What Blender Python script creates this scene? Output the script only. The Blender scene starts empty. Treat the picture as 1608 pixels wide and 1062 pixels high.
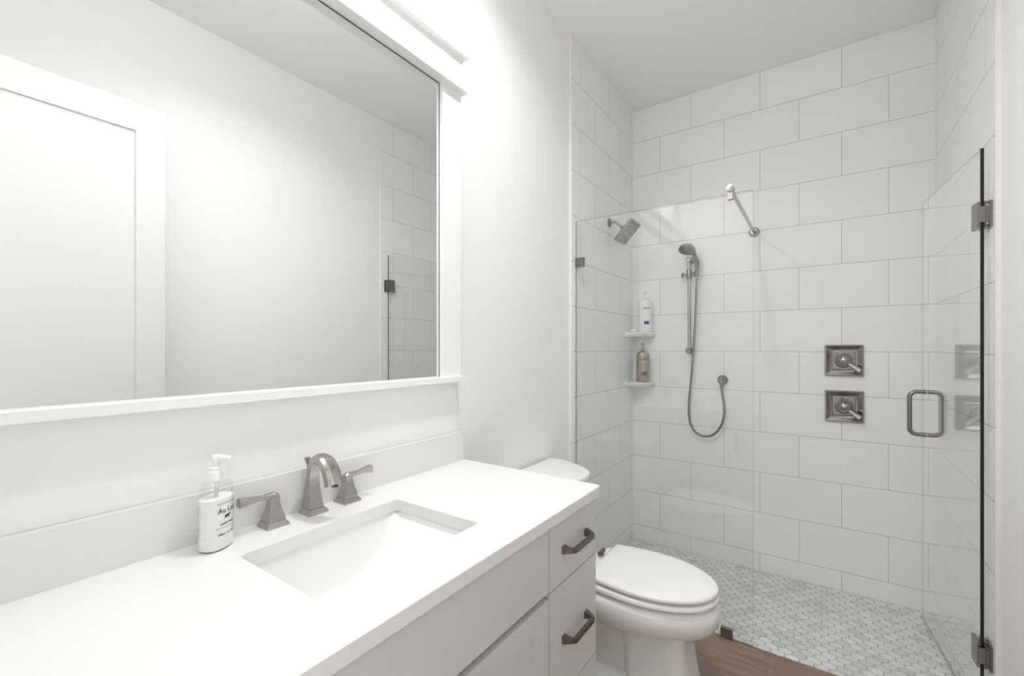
import bpy, bmesh, math, random
from mathutils import Vector, Matrix
random.seed(7)
S = bpy.context.scene
COL = S.collection
PI = math.pi

# ------------------------------------------------------------------ camera, light, exposure
cam = bpy.data.objects.new('camera', bpy.data.cameras.new('camera'))
COL.objects.link(cam)
S.camera = cam
cam.location = (1.1321, 0.0, 1.3476)
cam.rotation_euler = (PI / 2, 0, 0.6089)
cam.data.sensor_width = 36.0
cam.data.lens = 36.0 * 695.6 / 1608
cam.data.shift_y = (545.46 - 531.0) / 1608
cam.data.clip_start = 0.01

W = bpy.data.worlds.new('world')
S.world = W
W.use_nodes = True
bg = W.node_tree.nodes['Background']
bg.inputs[0].default_value = (1.0, 1.0, 0.995, 1)
bg.inputs[1].default_value = 1.5

SHADE_POWER = 26.0      # emission of the vanity lamp shades
CAN_WATTS = 11.3
CAN_XY = (0.64, 1.10)
LAMP_WATTS = 1.0        # light thrown down out of each open shade
VT = S.view_settings
VT.view_transform = 'Standard'
VT.look = 'None'
VT.gamma = 1.0
VT.use_curve_mapping = False
VT.exposure = 0.07
S.cycles.max_bounces = 14
S.cycles.diffuse_bounces = 8
S.cycles.glossy_bounces = 8
S.cycles.transparent_max_bounces = 24
S.cycles.sample_clamp_indirect = 8.0
S.cycles.use_denoising = True

# ------------------------------------------------------------------ measures (metres)
XL = -0.010          # painted left wall
XR = 1.637           # painted right wall
TL, TR = 0.0, 1.6245  # tile faces left and right
YF = -0.03           # inner face of the wall with the doorway
YT = 2.2             # where the tiling starts
YB = 3.1839          # tiled back wall
ZC = 3.0836
GY = 2.254           # plane of the fixed glass
TH = 0.254
TW = 0.41369
TX0, TZ0 = 0.19616, 0.0514
CT = 0.92            # counter top

# ------------------------------------------------------------------ materials
def new_mat(name):
    m = bpy.data.materials.new(name)
    m.use_nodes = True
    return m, m.node_tree, m.node_tree.nodes['Principled BSDF']

def mat(name, col, rough=0.5, metal=0.0, bump=0.0, scale=200, var=0.0, coat=0.0, aniso=0.0, spec=0.5, trans=0.0, ior=1.45, emit=None, estr=0.0):
    m, nt, b = new_mat(name)
    b.inputs['Base Color'].default_value = (*col, 1)
    b.inputs['Roughness'].default_value = rough
    b.inputs['Metallic'].default_value = metal
    b.inputs['Coat Weight'].default_value = coat
    b.inputs['Specular IOR Level'].default_value = spec
    b.inputs['Transmission Weight'].default_value = trans
    b.inputs['IOR'].default_value = ior
    if emit:
        b.inputs['Emission Color'].default_value = (*emit, 1)
        b.inputs['Emission Strength'].default_value = estr
    if var or bump:
        tc = nt.nodes.new('ShaderNodeNewGeometry')
        n = nt.nodes.new('ShaderNodeTexNoise')
        n.inputs['Scale'].default_value = scale
        n.inputs['Detail'].default_value = 4
        nt.links.new(tc.outputs['Position'], n.inputs['Vector'])
        if var:
            mx = nt.nodes.new('ShaderNodeMix')
            mx.data_type = 'RGBA'
            mx.inputs[6].default_value = (*[c * (1 - var) for c in col], 1)
            mx.inputs[7].default_value = (*[min(1, c * (1 + var)) for c in col], 1)
            nt.links.new(n.outputs['Fac'], mx.inputs[0])
            nt.links.new(mx.outputs[2], b.inputs['Base Color'])
        if bump:
            bp = nt.nodes.new('ShaderNodeBump')
            bp.inputs['Strength'].default_value = bump
            bp.inputs['Distance'].default_value = 0.001
            nt.links.new(n.outputs['Fac'], bp.inputs['Height'])
            nt.links.new(bp.outputs[0], b.inputs['Normal'])
    return m

M_PAINT = mat('wall_paint', (0.86, 0.86, 0.857), 0.55, bump=0.12, scale=260)
M_CEIL = mat('ceiling_paint', (0.90, 0.90, 0.893), 0.42, bump=0.05, scale=180)
M_TRIM = mat('trim_paint', (0.88, 0.88, 0.877), 0.35)
M_DOOR = mat('door_paint', (0.74, 0.74, 0.737), 0.38)
M_CAB = mat('cabinet_paint', (0.625, 0.625, 0.612), 0.38)
M_GAPSHADE = mat('gap_shade', (0.22, 0.21, 0.20), 0.8)  # dark grey standing in for shade between the cabinet fronts
M_QUARTZ = mat('quartz', (0.79, 0.788, 0.78), 0.16, var=0.012, scale=60)
M_CHINA = mat('vitreous_china', (0.86, 0.86, 0.85), 0.07, coat=0.4)
M_SEAT = mat('seat_plastic', (0.86, 0.855, 0.845), 0.16)
M_NICKEL = mat('brushed_nickel', (0.38, 0.365, 0.35), 0.26, 1.0, bump=0.05, scale=600)
M_NICKELD = mat('dark_nickel', (0.27, 0.257, 0.243), 0.28, 1.0)
M_FAUCET = mat('faucet_nickel', (0.44, 0.425, 0.405), 0.2, 1.0)
M_BRONZE = mat('dark_bronze', (0.21, 0.185, 0.17), 0.32, 1.0)
M_CHROME = mat('polished_nickel', (0.45, 0.435, 0.42), 0.16, 1.0)
M_RUBBER = mat('spray_rubber', (0.15, 0.147, 0.142), 0.5)
M_NOZZLE = mat('nozzle_rubber', (0.30, 0.295, 0.285), 0.45)
M_SHELF = mat('shelf_ceramic', (0.84, 0.83, 0.82), 0.2, var=0.02, scale=90)
M_PUMP = mat('pump_plastic', (0.86, 0.86, 0.85), 0.3)
M_WHITEB = mat('white_bottle_plastic', (0.84, 0.84, 0.85), 0.25)
M_GOLDB = mat('champagne_bottle_plastic', (0.40, 0.345, 0.265), 0.25, 0.6)
M_BLUE = mat('label_blue', (0.035, 0.04, 0.22), 0.4)
M_INK = mat('ink_black', (0.02, 0.02, 0.02), 0.5)
M_INKG = mat('ink_grey', (0.22, 0.22, 0.22), 0.5)
M_INKT = mat('ink_tan', (0.16, 0.11, 0.06), 0.5)
M_LOTION = mat('lotion', (0.87, 0.865, 0.85), 0.35)
M_EDGE = mat('glass_edge_green', (0.004, 0.018, 0.012), 0.15)
M_SEAM = mat('mirror_edge_black', (0.02, 0.02, 0.02), 0.4)
M_PROFILE = mat('edge_profile_white', (0.80, 0.79, 0.775), 0.3)
M_SHADEG = mat('lamp_shade_glass', (0.9, 0.9, 0.88), 0.4, emit=(1.0, 0.993, 0.983), estr=SHADE_POWER)

def mirror_mat():
    m, nt, b = new_mat('silvered_mirror')
    b.inputs['Base Color'].default_value = (0.87, 0.875, 0.87, 1)
    b.inputs['Metallic'].default_value = 1
    b.inputs['Roughness'].default_value = 0.0
    return m
M_MIRROR = mirror_mat()

def glass_mat(name, tint=(0.985, 0.992, 0.988)):
    # a thin sheet: Fresnel reflection on each face, the rest passes straight through
    m = bpy.data.materials.new(name)
    m.use_nodes = True
    nt = m.node_tree
    nt.nodes.clear()
    out = nt.nodes.new('ShaderNodeOutputMaterial')
    mix = nt.nodes.new('ShaderNodeMixShader')
    tr = nt.nodes.new('ShaderNodeBsdfTransparent')
    gl = nt.nodes.new('ShaderNodeBsdfGlossy')
    fr = nt.nodes.new('ShaderNodeFresnel')
    fr.inputs['IOR'].default_value = 1.5
    gl.inputs['Roughness'].default_value = 0.0
    gl.inputs['Color'].default_value = (1, 1, 1, 1)
    tr.inputs['Color'].default_value = (*tint, 1)
    geo = nt.nodes.new('ShaderNodeNewGeometry')
    mth = nt.nodes.new('ShaderNodeMath')      # only the outward side of each face reflects
    mth.operation = 'SUBTRACT'
    mth.inputs[0].default_value = 1.0
    nt.links.new(geo.outputs['Backfacing'], mth.inputs[1])
    mul = nt.nodes.new('ShaderNodeMath')
    mul.operation = 'MULTIPLY'
    nt.links.new(mth.outputs[0], mul.inputs[0])
    nt.links.new(fr.outputs[0], mul.inputs[1])
    mul2 = nt.nodes.new('ShaderNodeMath')
    mul2.operation = 'MULTIPLY'
    mul2.inputs[1].default_value = 1.85
    nt.links.new(mul.outputs[0], mul2.inputs[0])
    nt.links.new(mul2.outputs[0], mix.inputs[0])
    nt.links.new(tr.outputs[0], mix.inputs[1])
    nt.links.new(gl.outputs[0], mix.inputs[2])
    nt.links.new(mix.outputs[0], out.inputs[0])
    return m
M_GLASS = glass_mat('clear_glass')
M_BOTTLEG = glass_mat('clear_bottle_plastic', (0.96, 0.96, 0.96))

def tile_mat(name, axis, u0, swap):
    # large glossy white tiles in a running bond; axis: which world axis runs along the wall
    m, nt, b = new_mat(name)
    N, L = nt.nodes, nt.links
    g = N.new('ShaderNodeNewGeometry')
    sep = N.new('ShaderNodeSeparateXYZ')
    L.new(g.outputs['Position'], sep.inputs[0])
    cmb = N.new('ShaderNodeCombineXYZ')
    a = N.new('ShaderNodeMath'); a.operation = 'ADD'
    a.inputs[1].default_value = -u0 + 8 * TW + (TW / 2 if swap else 0)
    L.new(sep.outputs[axis], a.inputs[0])
    c = N.new('ShaderNodeMath'); c.operation = 'ADD'
    c.inputs[1].default_value = -TZ0 + 4 * TH
    L.new(sep.outputs['Z'], c.inputs[0])
    L.new(a.outputs[0], cmb.inputs[0]); L.new(c.outputs[0], cmb.inputs[1])
    br = N.new('ShaderNodeTexBrick')
    br.offset = 0.5; br.offset_frequency = 2; br.squash = 1.0
    br.inputs['Scale'].default_value = 1.0
    br.inputs['Brick Width'].default_value = TW
    br.inputs['Row Height'].default_value = TH
    br.inputs['Mortar Size'].default_value = 0.0012
    br.inputs['Mortar Smooth'].default_value = 0.25
    br.inputs['Bias'].default_value = 0.0
    br.inputs['Color1'].default_value = (0.855, 0.853, 0.847, 1)
    br.inputs['Color2'].default_value = (0.87, 0.868, 0.862, 1)
    br.inputs['Mortar'].default_value = (0.32, 0.31, 0.295, 1)
    L.new(cmb.outputs[0], br.inputs['Vector'])
    L.new(br.outputs['Color'], b.inputs['Base Color'])
    mr = N.new('ShaderNodeMapRange')
    mr.inputs['To Min'].default_value = 0.34
    mr.inputs['To Max'].default_value = 0.8
    L.new(br.outputs['Fac'], mr.inputs['Value'])
    L.new(mr.outputs[0], b.inputs['Roughness'])
    nz = N.new('ShaderNodeTexNoise'); nz.inputs['Scale'].default_value = 6
    L.new(g.outputs['Position'], nz.inputs['Vector'])
    bp = N.new('ShaderNodeBump'); bp.inputs['Strength'].default_value = 0.06; bp.inputs['Distance'].default_value = 0.01
    L.new(nz.outputs['Fac'], bp.inputs['Height'])
    bp2 = N.new('ShaderNodeBump'); bp2.invert = True
    bp2.inputs['Strength'].default_value = 0.5; bp2.inputs['Distance'].default_value = 0.001
    L.new(br.outputs['Fac'], bp2.inputs['Height']); L.new(bp.outputs[0], bp2.inputs['Normal'])
    L.new(bp2.outputs[0], b.inputs['Normal'])
    return m
M_TILEB = tile_mat('tile_back', 'X', TX0, True)
M_TILEL = tile_mat('tile_left', 'Y', 2.5215, True)
M_TILER = tile_mat('tile_right', 'Y', 2.5180, True)

def wood_mat():
    m, nt, b = new_mat('wood_plank_floor')
    N, L = nt.nodes, nt.links
    g = N.new('ShaderNodeNewGeometry')
    mp = N.new('ShaderNodeMapping'); mp.inputs['Location'].default_value = (8 - 1.003, 8.0 - 2.010 + 0.18 * 0 + 0.10, 0)
    L.new(g.outputs['Position'], mp.inputs['Vector'])
    br = N.new('ShaderNodeTexBrick')
    br.offset = 0.37; br.offset_frequency = 2
    br.inputs['Scale'].default_value = 1.0
    br.inputs['Brick Width'].default_value = 1.2
    br.inputs['Row Height'].default_value = 0.238
    br.inputs['Mortar Size'].default_value = 0.0012
    br.inputs['Bias'].default_value = 0.0
    br.inputs['Color1'].default_value = (0.215, 0.145, 0.103, 1)
    br.inputs['Color2'].default_value = (0.285, 0.20, 0.145, 1)
    br.inputs['Mortar'].default_value = (0.34, 0.24, 0.16, 1)
    L.new(mp.outputs[0], br.inputs['Vector'])
    mp2 = N.new('ShaderNodeMapping'); mp2.inputs['Scale'].default_value = (2.2, 15, 1)
    L.new(g.outputs['Position'], mp2.inputs['Vector'])
    nz = N.new('ShaderNodeTexNoise'); nz.inputs['Scale'].default_value = 2.2; nz.inputs['Detail'].default_value = 8; nz.inputs['Distortion'].default_value = 0.6
    L.new(mp2.outputs[0], nz.inputs['Vector'])
    rp = N.new('ShaderNodeMapRange'); rp.inputs['From Min'].default_value = 0.3; rp.inputs['From Max'].default_value = 0.7
    rp.inputs['To Min'].default_value = 0.82; rp.inputs['To Max'].default_value = 1.22
    L.new(nz.outputs['Fac'], rp.inputs['Value'])
    n2 = N.new('ShaderNodeTexNoise'); n2.inputs['Scale'].default_value = 5
    L.new(g.outputs['Position'], n2.inputs['Vector'])
    r2 = N.new('ShaderNodeMapRange'); r2.inputs['To Min'].default_value = 0.7; r2.inputs['To Max'].default_value = 1.3
    L.new(n2.outputs['Fac'], r2.inputs['Value'])
    mu = N.new('ShaderNodeMath'); mu.operation = 'MULTIPLY'
    L.new(rp.outputs[0], mu.inputs[0]); L.new(r2.outputs[0], mu.inputs[1])
    mx = N.new('ShaderNodeVectorMath'); mx.operation = 'SCALE'
    L.new(br.outputs['Color'], mx.inputs[0]); L.new(mu.outputs[0], mx.inputs['Scale'])
    L.new(mx.outputs[0], b.inputs['Base Color'])
    b.inputs['Roughness'].default_value = 0.42
    bp = N.new('ShaderNodeBump'); bp.inputs['Strength'].default_value = 0.15; bp.inputs['Distance'].default_value = 0.002
    L.new(nz.outputs['Fac'], bp.inputs['Height']); L.new(bp.outputs[0], b.inputs['Normal'])
    return m
M_WOOD = wood_mat()

def marble_mat():
    m, nt, b = new_mat('marble_mosaic')
    N, L = nt.nodes, nt.links
    g = N.new('ShaderNodeNewGeometry')
    rp = N.new('ShaderNodeValToRGB')
    e = rp.color_ramp.elements
    e[0].color = (0.60, 0.598, 0.585, 1); e[1].color = (0.80, 0.795, 0.78, 1)
    e.new(0.25).color = (0.70, 0.697, 0.683, 1)
    L.new(g.outputs['Random Per Island'], rp.inputs[0])
    nz = N.new('ShaderNodeTexNoise'); nz.inputs['Scale'].default_value = 28; nz.inputs['Detail'].default_value = 6; nz.inputs['Distortion'].default_value = 1.2
    off = N.new('ShaderNodeVectorMath'); off.operation = 'ADD'
    sc = N.new('ShaderNodeVectorMath'); sc.operation = 'SCALE'; sc.inputs['Scale'].default_value = 30
    cmb = N.new('ShaderNodeCombineXYZ')
    L.new(g.outputs['Random Per Island'], cmb.inputs[0]); L.new(g.outputs['Random Per Island'], cmb.inputs[1])
    L.new(cmb.outputs[0], sc.inputs[0])
    L.new(g.outputs['Position'], off.inputs[0]); L.new(sc.outputs[0], off.inputs[1])
    L.new(off.outputs[0], nz.inputs['Vector'])
    mr = N.new('ShaderNodeMapRange'); mr.inputs['From Min'].default_value = 0.3; mr.inputs['From Max'].default_value = 0.7
    mr.inputs['To Min'].default_value = 0.88; mr.inputs['To Max'].default_value = 1.08
    L.new(nz.outputs['Fac'], mr.inputs['Value'])
    mx = N.new('ShaderNodeVectorMath'); mx.operation = 'SCALE'
    L.new(rp.outputs[0], mx.inputs[0]); L.new(mr.outputs[0], mx.inputs['Scale'])
    L.new(mx.outputs[0], b.inputs['Base Color'])
    b.inputs['Roughness'].default_value = 0.38
    return m
M_MARBLE = marble_mat()
M_GROUT = mat('floor_grout', (0.43, 0.425, 0.41), 0.85)

# ------------------------------------------------------------------ mesh helpers
def V(*a): return Vector(a)

def finish(name, bm, m, parent=None, origin=None, smooth=False, bevel=0.0, seg=2, autosmooth=None):
    if bevel:
        bmesh.ops.bevel(bm, geom=[e for e in bm.edges if len(e.link_faces) == 2 and e.calc_face_angle(0) > 0.5],
                        offset=bevel, segments=seg, profile=0.5, affect='EDGES', clamp_overlap=True)
    bmesh.ops.recalc_face_normals(bm, faces=bm.faces)
    if smooth or autosmooth:
        for f in bm.faces: f.smooth = True
        ang = autosmooth or 0.6
        for e in bm.edges:
            if len(e.link_faces) == 2 and e.calc_face_angle(0) > ang: e.smooth = False
    me = bpy.data.meshes.new(name)
    o = bpy.data.objects.new(name, me)
    COL.objects.link(o)
    if origin is None:
        origin = V(0, 0, 0)
    wo = Vector(origin)
    if parent is not None:
        pw = Vector(parent['_w']) if '_w' in parent else Vector(parent.location)
        bmesh.ops.translate(bm, verts=bm.verts, vec=-pw)
        o.parent = parent
        o['_w'] = list(pw)
    else:
        bmesh.ops.translate(bm, verts=bm.verts, vec=-wo)
        o.location = wo
    bm.to_mesh(me)
    bm.free()
    for mm in (m if isinstance(m, (list, tuple)) else [m]): me.materials.append(mm)
    return o

def thing(name, label, cat, loc, group=None):
    o = bpy.data.objects.new(name, None)
    COL.objects.link(o)
    o.location = loc
    o.empty_display_size = 0.05
    o['label'] = label; o['category'] = cat
    if group: o['group'] = group
    return o

def tag(o, label, cat, group=None):
    o['label'] = label; o['category'] = cat
    if group: o['group'] = group
    return o

def structure(o):
    o['kind'] = 'structure'
    return o

def add_box(bm, lo, hi, mi=0):
    x0, y0, z0 = lo; x1, y1, z1 = hi
    v = [bm.verts.new(p) for p in ((x0, y0, z0), (x1, y0, z0), (x1, y1, z0), (x0, y1, z0), (x0, y0, z1), (x1, y0, z1), (x1, y1, z1), (x0, y1, z1))]
    fs = []
    for q in ((0, 3, 2, 1), (4, 5, 6, 7), (0, 1, 5, 4), (1, 2, 6, 5), (2, 3, 7, 6), (3, 0, 4, 7)):
        f = bm.faces.new([v[i] for i in q]); f.material_index = mi; fs.append(f)
    return fs

def box(name, lo, hi, m, parent=None, bevel=0.0, seg=2, origin=None):
    bm = bmesh.new(); add_box(bm, lo, hi)
    if origin is None: origin = ((lo[0] + hi[0]) / 2, (lo[1] + hi[1]) / 2, lo[2])
    return finish(name, bm, m, parent, origin, bevel=bevel, seg=seg, smooth=bevel > 0)

def loft(bm, rings, cap0=True, cap1=True, closed=True, mi=0):
    vs = [[bm.verts.new(p) for p in r] for r in rings]
    n = len(rings[0])
    for a, b in zip(vs[:-1], vs[1:]):
        for i in range(n if closed else n - 1):
            j = (i + 1) % n
            f = bm.faces.new((a[i], a[j], b[j], b[i])); f.material_index = mi
    if cap0: bm.faces.new(vs[0][::-1]).material_index = mi
    if cap1: bm.faces.new(vs[-1]).material_index = mi
    return vs

def frame_of(d, up=V(0, 0, 1)):
    d = d.normalized()
    if abs(d.dot(up)) > 0.98: up = V(0, 1, 0)
    a = d.cross(up).normalized()
    return a, a.cross(d).normalized()

def tube(bm, pts, rad, n=16, mi=0, cap=True):
    pts = [Vector(p) for p in pts]
    rings = []
    a = None
    for i, p in enumerate(pts):
        d = (pts[min(i + 1, len(pts) - 1)] - pts[max(i - 1, 0)])
        d.normalize()
        if a is None:
            a, b = frame_of(d)
        else:
            a = (a - d * a.dot(d)).normalized()
            b = a.cross(d).normalized()
        r = rad[i] if isinstance(rad, (list, tuple)) else rad
        rings.append([p + (a * math.cos(t) + b * math.sin(t)) * r for t in [2 * PI * k / n for k in range(n)]])
    loft(bm, rings, cap, cap, mi=mi)

def lathe(bm, prof, base=(0, 0, 0), axis=(0, 0, 1), n=32, mi=0, sx=1.0, sy=1.0, rot=0.0):
    base = Vector(base); ax = Vector(axis).normalized()
    a, b = frame_of(ax)
    if abs(ax.z) > 0.98: a, b = V(1, 0, 0), V(0, 1, 0)
    rings = []
    for r, h in prof:
        ring = []
        for k in range(n):
            t = 2 * PI * k / n
            u, w = r * math.cos(t) * sx, r * math.sin(t) * sy
            u, w = u * math.cos(rot) - w * math.sin(rot), u * math.sin(rot) + w * math.cos(rot)
            ring.append(base + ax * h + a * u + b * w)
        rings.append(ring)
    loft(bm, rings, mi=mi)

def sqring(c, hx, hy, ax=(1, 0, 0), ay=(0, 1, 0)):
    c, ax, ay = Vector(c), Vector(ax), Vector(ay)
    return [c - ax * hx - ay * hy, c + ax * hx - ay * hy, c + ax * hx + ay * hy, c - ax * hx + ay * hy]

def catmull(pts, k=8):
    pts = [Vector(p) for p in pts]
    out = []
    P = [pts[0] * 2 - pts[1]] + pts + [pts[-1] * 2 - pts[-2]]
    for i in range(1, len(P) - 2):
        for s in range(k):
            t = s / k
            a, b, c, d = P[i - 1], P[i], P[i + 1], P[i + 2]
            out.append(0.5 * ((2 * b) + (c - a) * t + (2 * a - 5 * b + 4 * c - d) * t * t + (3 * b - a - 3 * c + d) * t ** 3))
    out.append(pts[-1])
    return out

def text_mesh(s, size, bold=False):
    cu = bpy.data.curves.new('t', 'FONT')
    cu.body = s; cu.size = size; cu.align_x = 'CENTER'; cu.align_y = 'CENTER'; cu.resolution_u = 2
    if bold: cu.offset = size * 0.02
    o = bpy.data.objects.new('t', cu)
    COL.objects.link(o)
    dg = bpy.context.evaluated_depsgraph_get()
    me = bpy.data.meshes.new_from_object(o.evaluated_get(dg))
    polys = [[tuple(me.vertices[i].co) for i in p.vertices] for p in me.polygons]
    bpy.data.objects.remove(o); bpy.data.curves.remove(cu); bpy.data.meshes.remove(me)
    return polys

def wrap_text(bm, s, size, surf, u0, z0, mi=0, bold=False, stretch=1.0):
    # surf(u, z) -> world point just above the surface, u = distance along the girth
    for poly in text_mesh(s, size, bold):
        try: f = bm.faces.new([bm.verts.new(surf(u0 + p[0] * stretch, z0 + p[1])) for p in poly]); f.material_index = mi
        except Exception: pass

def wrap_patch(bm, surf, u0, u1, z0, z1, mi=0, n=8):
    g = [[bm.verts.new(surf(u0 + (u1 - u0) * i / n, z)) for z in (z0, z1)] for i in range(n + 1)]
    for i in range(n):
        bm.faces.new((g[i][0], g[i + 1][0], g[i + 1][1], g[i][1])).material_index = mi

# ------------------------------------------------------------------ the room
T = 0.12
structure(box('wall_left', (XL - T, YF - T, -0.12), (XL, YB + T, ZC), M_PAINT))
structure(box('wall_right', (XR, YF - T, -0.12), (XR + T, YB + T, ZC), M_PAINT))
structure(box('wall_back', (XL, YB + 0.01, -0.12), (XR, YB + T, ZC), M_PAINT))
bm = bmesh.new()                               # wall with the doorway the camera stands in
DX0, DX1, DZ = 0.62, 1.42, 2.465
add_box(bm, (XL, YF - T, 0), (DX0, YF, ZC)); add_box(bm, (DX1, YF - T, 0), (XR, YF, ZC)); add_box(bm, (DX0, YF - T, DZ), (DX1, YF, ZC))
structure(finish('wall_front', bm, M_PAINT))
structure(box('ceiling', (XL - T, YF - T, ZC), (XR + T, YB + T, ZC + 0.1), M_CEIL))
structure(box('floor', (XL - T, -1.6, -0.03), (XR + T, GY, 0), M_WOOD))

structure(box('wall_shower_left', (XL, YT, -0.10), (TL, YB + 0.01, ZC - 0.001), M_TILEL))
structure(box('wall_shower_right', (TR, YT, -0.10), (XR, YB + 0.01, ZC - 0.001), M_TILER))
structure(box('wall_shower_back', (TL, YB, -0.10), (TR, YB + 0.01, ZC - 0.001), M_TILEB))
for i, (x0, x1) in enumerate(((XL - 0.0, TL + 0.0012), (TR - 0.0012, XR))):
    structure(box('trim_%d' % (i + 1), (x0, YT - 0.004, 0), (x1, YT - 0.0005, ZC - 0.001), M_PROFILE, bevel=0.001))

# shower floor: sloping grout bed with marble mosaic tiles
def fz(y): return -0.057 * (y - GY) / (YB - GY)
bm = bmesh.new()
rows = [(GY + 0.001), YB]
v = [bm.verts.new(p) for p in ((TL, GY + 0.001, fz(GY) - 0.002), (TR, GY + 0.001, fz(GY) - 0.002), (TR, YB, fz(YB) - 0.002), (TL, YB, fz(YB) - 0.002),
                               (TL, GY + 0.001, -0.1), (TR, GY + 0.001, -0.1), (TR, YB, -0.1), (TL, YB, -0.1))]
for q in ((0, 1, 2, 3), (7, 6, 5, 4), (0, 4, 5, 1), (1, 5, 6, 2), (2, 6, 7, 3), (3, 7, 4, 0)):
    bm.faces.new([v[i] for i in q])
structure(finish('floor_shower', bm, M_GROUT))
bm = bmesh.new()
PXh, PYh, g2 = 0.0530, 0.0392, 0.0024
def clip(poly, ax, lim, keep_less):
    out = []
    for i in range(len(poly)):
        a, b = poly[i], poly[(i + 1) % len(poly)]
        ia = (a[ax] <= lim) == keep_less; ib = (b[ax] <= lim) == keep_less
        if ia: out.append(a)
        if ia != ib:
            t = (lim - a[ax]) / (b[ax] - a[ax])
            out.append((a[0] + (b[0] - a[0]) * t, a[1] + (b[1] - a[1]) * t))
    return out
j = 0
y = 2.5087 - 8 * PYh
while y < YB + 0.04:
    x = 1.1345 % PXh - PXh * 2 + (PXh / 2 if j % 2 else 0)
    while x < TR + PXh:
        hx, hy = PXh / 2 - g2, PYh * 2 / 3 - g2 * 1.15
        poly = [(x, y - hy), (x + hx, y - hy / 2), (x + hx, y + hy / 2), (x, y + hy), (x - hx, y + hy / 2), (x - hx, y - hy / 2)]
        for ax, lim, kl in ((0, TR - 0.002, True), (0, TL + 0.002, False), (1, YB - 0.002, True), (1, GY + 0.004, False)):
            if poly: poly = clip(poly, ax, lim, kl)
        if len(poly) >= 3:
            lo = [bm.verts.new((p[0], p[1], fz(p[1]) - 0.002)) for p in poly]
            cx = sum(p[0] for p in poly) / len(poly); cy = sum(p[1] for p in poly) / len(poly)
            up = [bm.verts.new((cx + (p[0] - cx) * 0.97, cy + (p[1] - cy) * 0.97, fz(p[1]))) for p in poly]
            n = len(poly)
            bm.faces.new(up)
            for i in range(n): bm.faces.new((lo[i], lo[(i + 1) % n], up[(i + 1) % n], up[i]))
        x += PXh
    y += PYh; j += 1
structure(finish('floor_shower_mosaic', bm, M_MARBLE))

for nm, lo, hi in (('baseboard_left', (XL, 1.30, 0), (XL + 0.014, YT - 0.006, 0.135)), ('baseboard_right', (XR - 0.014, 0.02, 0), (XR, YT - 0.006, 0.135))):
    structure(box(nm, lo, hi, M_TRIM, bevel=0.004))
bm = bmesh.new()
add_box(bm, (DX0 - 0.0, YF - T, 0), (DX0 + 0.018, YF + 0.001, DZ)); add_box(bm, (DX1 - 0.018, YF - T, 0), (DX1, YF + 0.001, DZ)); add_box(bm, (DX0 + 0.018, YF - T, DZ - 0.018), (DX1 - 0.018, YF + 0.001, DZ))
structure(finish('trim_3', bm, M_TRIM))

# the room's door, swung open along the right wall (seen in the mirror)
dxa, dxb, dya, dyb, dz1 = 1.408, 1.443, -0.012, 0.776, 2.45
bm = bmesh.new()
st, rc = 0.108, 0.010
add_box(bm, (dxa, dya, 0.01), (dxb, dya + st, dz1)); add_box(bm, (dxa, dyb - st, 0.01), (dxb, dyb, dz1))
add_box(bm, (dxa, dya + st, dz1 - 0.125), (dxb, dyb - st, dz1)); add_box(bm, (dxa, dya + st, 0.01), (dxb, dyb - st, 0.25))
add_box(bm, (dxa + rc, dya + st, 0.25), (dxb - rc, dyb - st, dz1 - 0.125))
door = structure(finish('door_1', bm, M_DOOR, origin=(dxa, dya, 0.01)))
bm = bmesh.new()
for sgn, xx in ((-1, dxa), (1, dxb)):
    lathe(bm, [(0.028, 0), (0.028, 0.006), (0.011, 0.012), (0.010, 0.03)], (xx, dyb - 0.06, 0.95), (sgn, 0, 0), 20)
    tube(bm, [(xx + sgn * 0.034, dyb - 0.06, 0.95), (xx + sgn * 0.040, dyb - 0.09, 0.95), (xx + sgn * 0.040, dyb - 0.17, 0.95)], 0.009, 12)
h = finish('door_handle', bm, M_NICKEL, parent=door, smooth=True)

# ------------------------------------------------------------------ vanity
VY0, VY1 = YF + 0.002, 1.275
FX = 0.560
van = thing('vanity_cabinet', 'long painted grey-white vanity cabinet with dark arched pulls under the white countertop', 'cabinet', (0.27, 0.63, 0))
bm = bmesh.new()
add_box(bm, (XL + 0.001, VY0, 0.09), (FX - 0.020, VY1, 0.75))
add_box(bm, (XL + 0.001, VY0, 0.75), (0.04, VY1, 0.889)); add_box(bm, (0.515, VY0, 0.75), (FX - 0.020, VY1, 0.889))
add_box(bm, (0.04, VY0, 0.75), (0.515, VY0 + 0.018, 0.889)); add_box(bm, (0.04, VY1 - 0.018, 0.75), (0.515, VY1, 0.889))
add_box(bm, (XL + 0.001, VY0, 0.0), (FX - 0.09, VY1 - 0.002, 0.09))
finish('body', bm, M_CAB, parent=van)
# dark sheet behind the fronts, painting the shade in their gaps
box('front_gap_shade', (FX - 0.020, VY0 + 0.006, 0.095), (FX - 0.0185, VY1 - 0.004, 0.885), M_GAPSHADE, parent=van)

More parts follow.
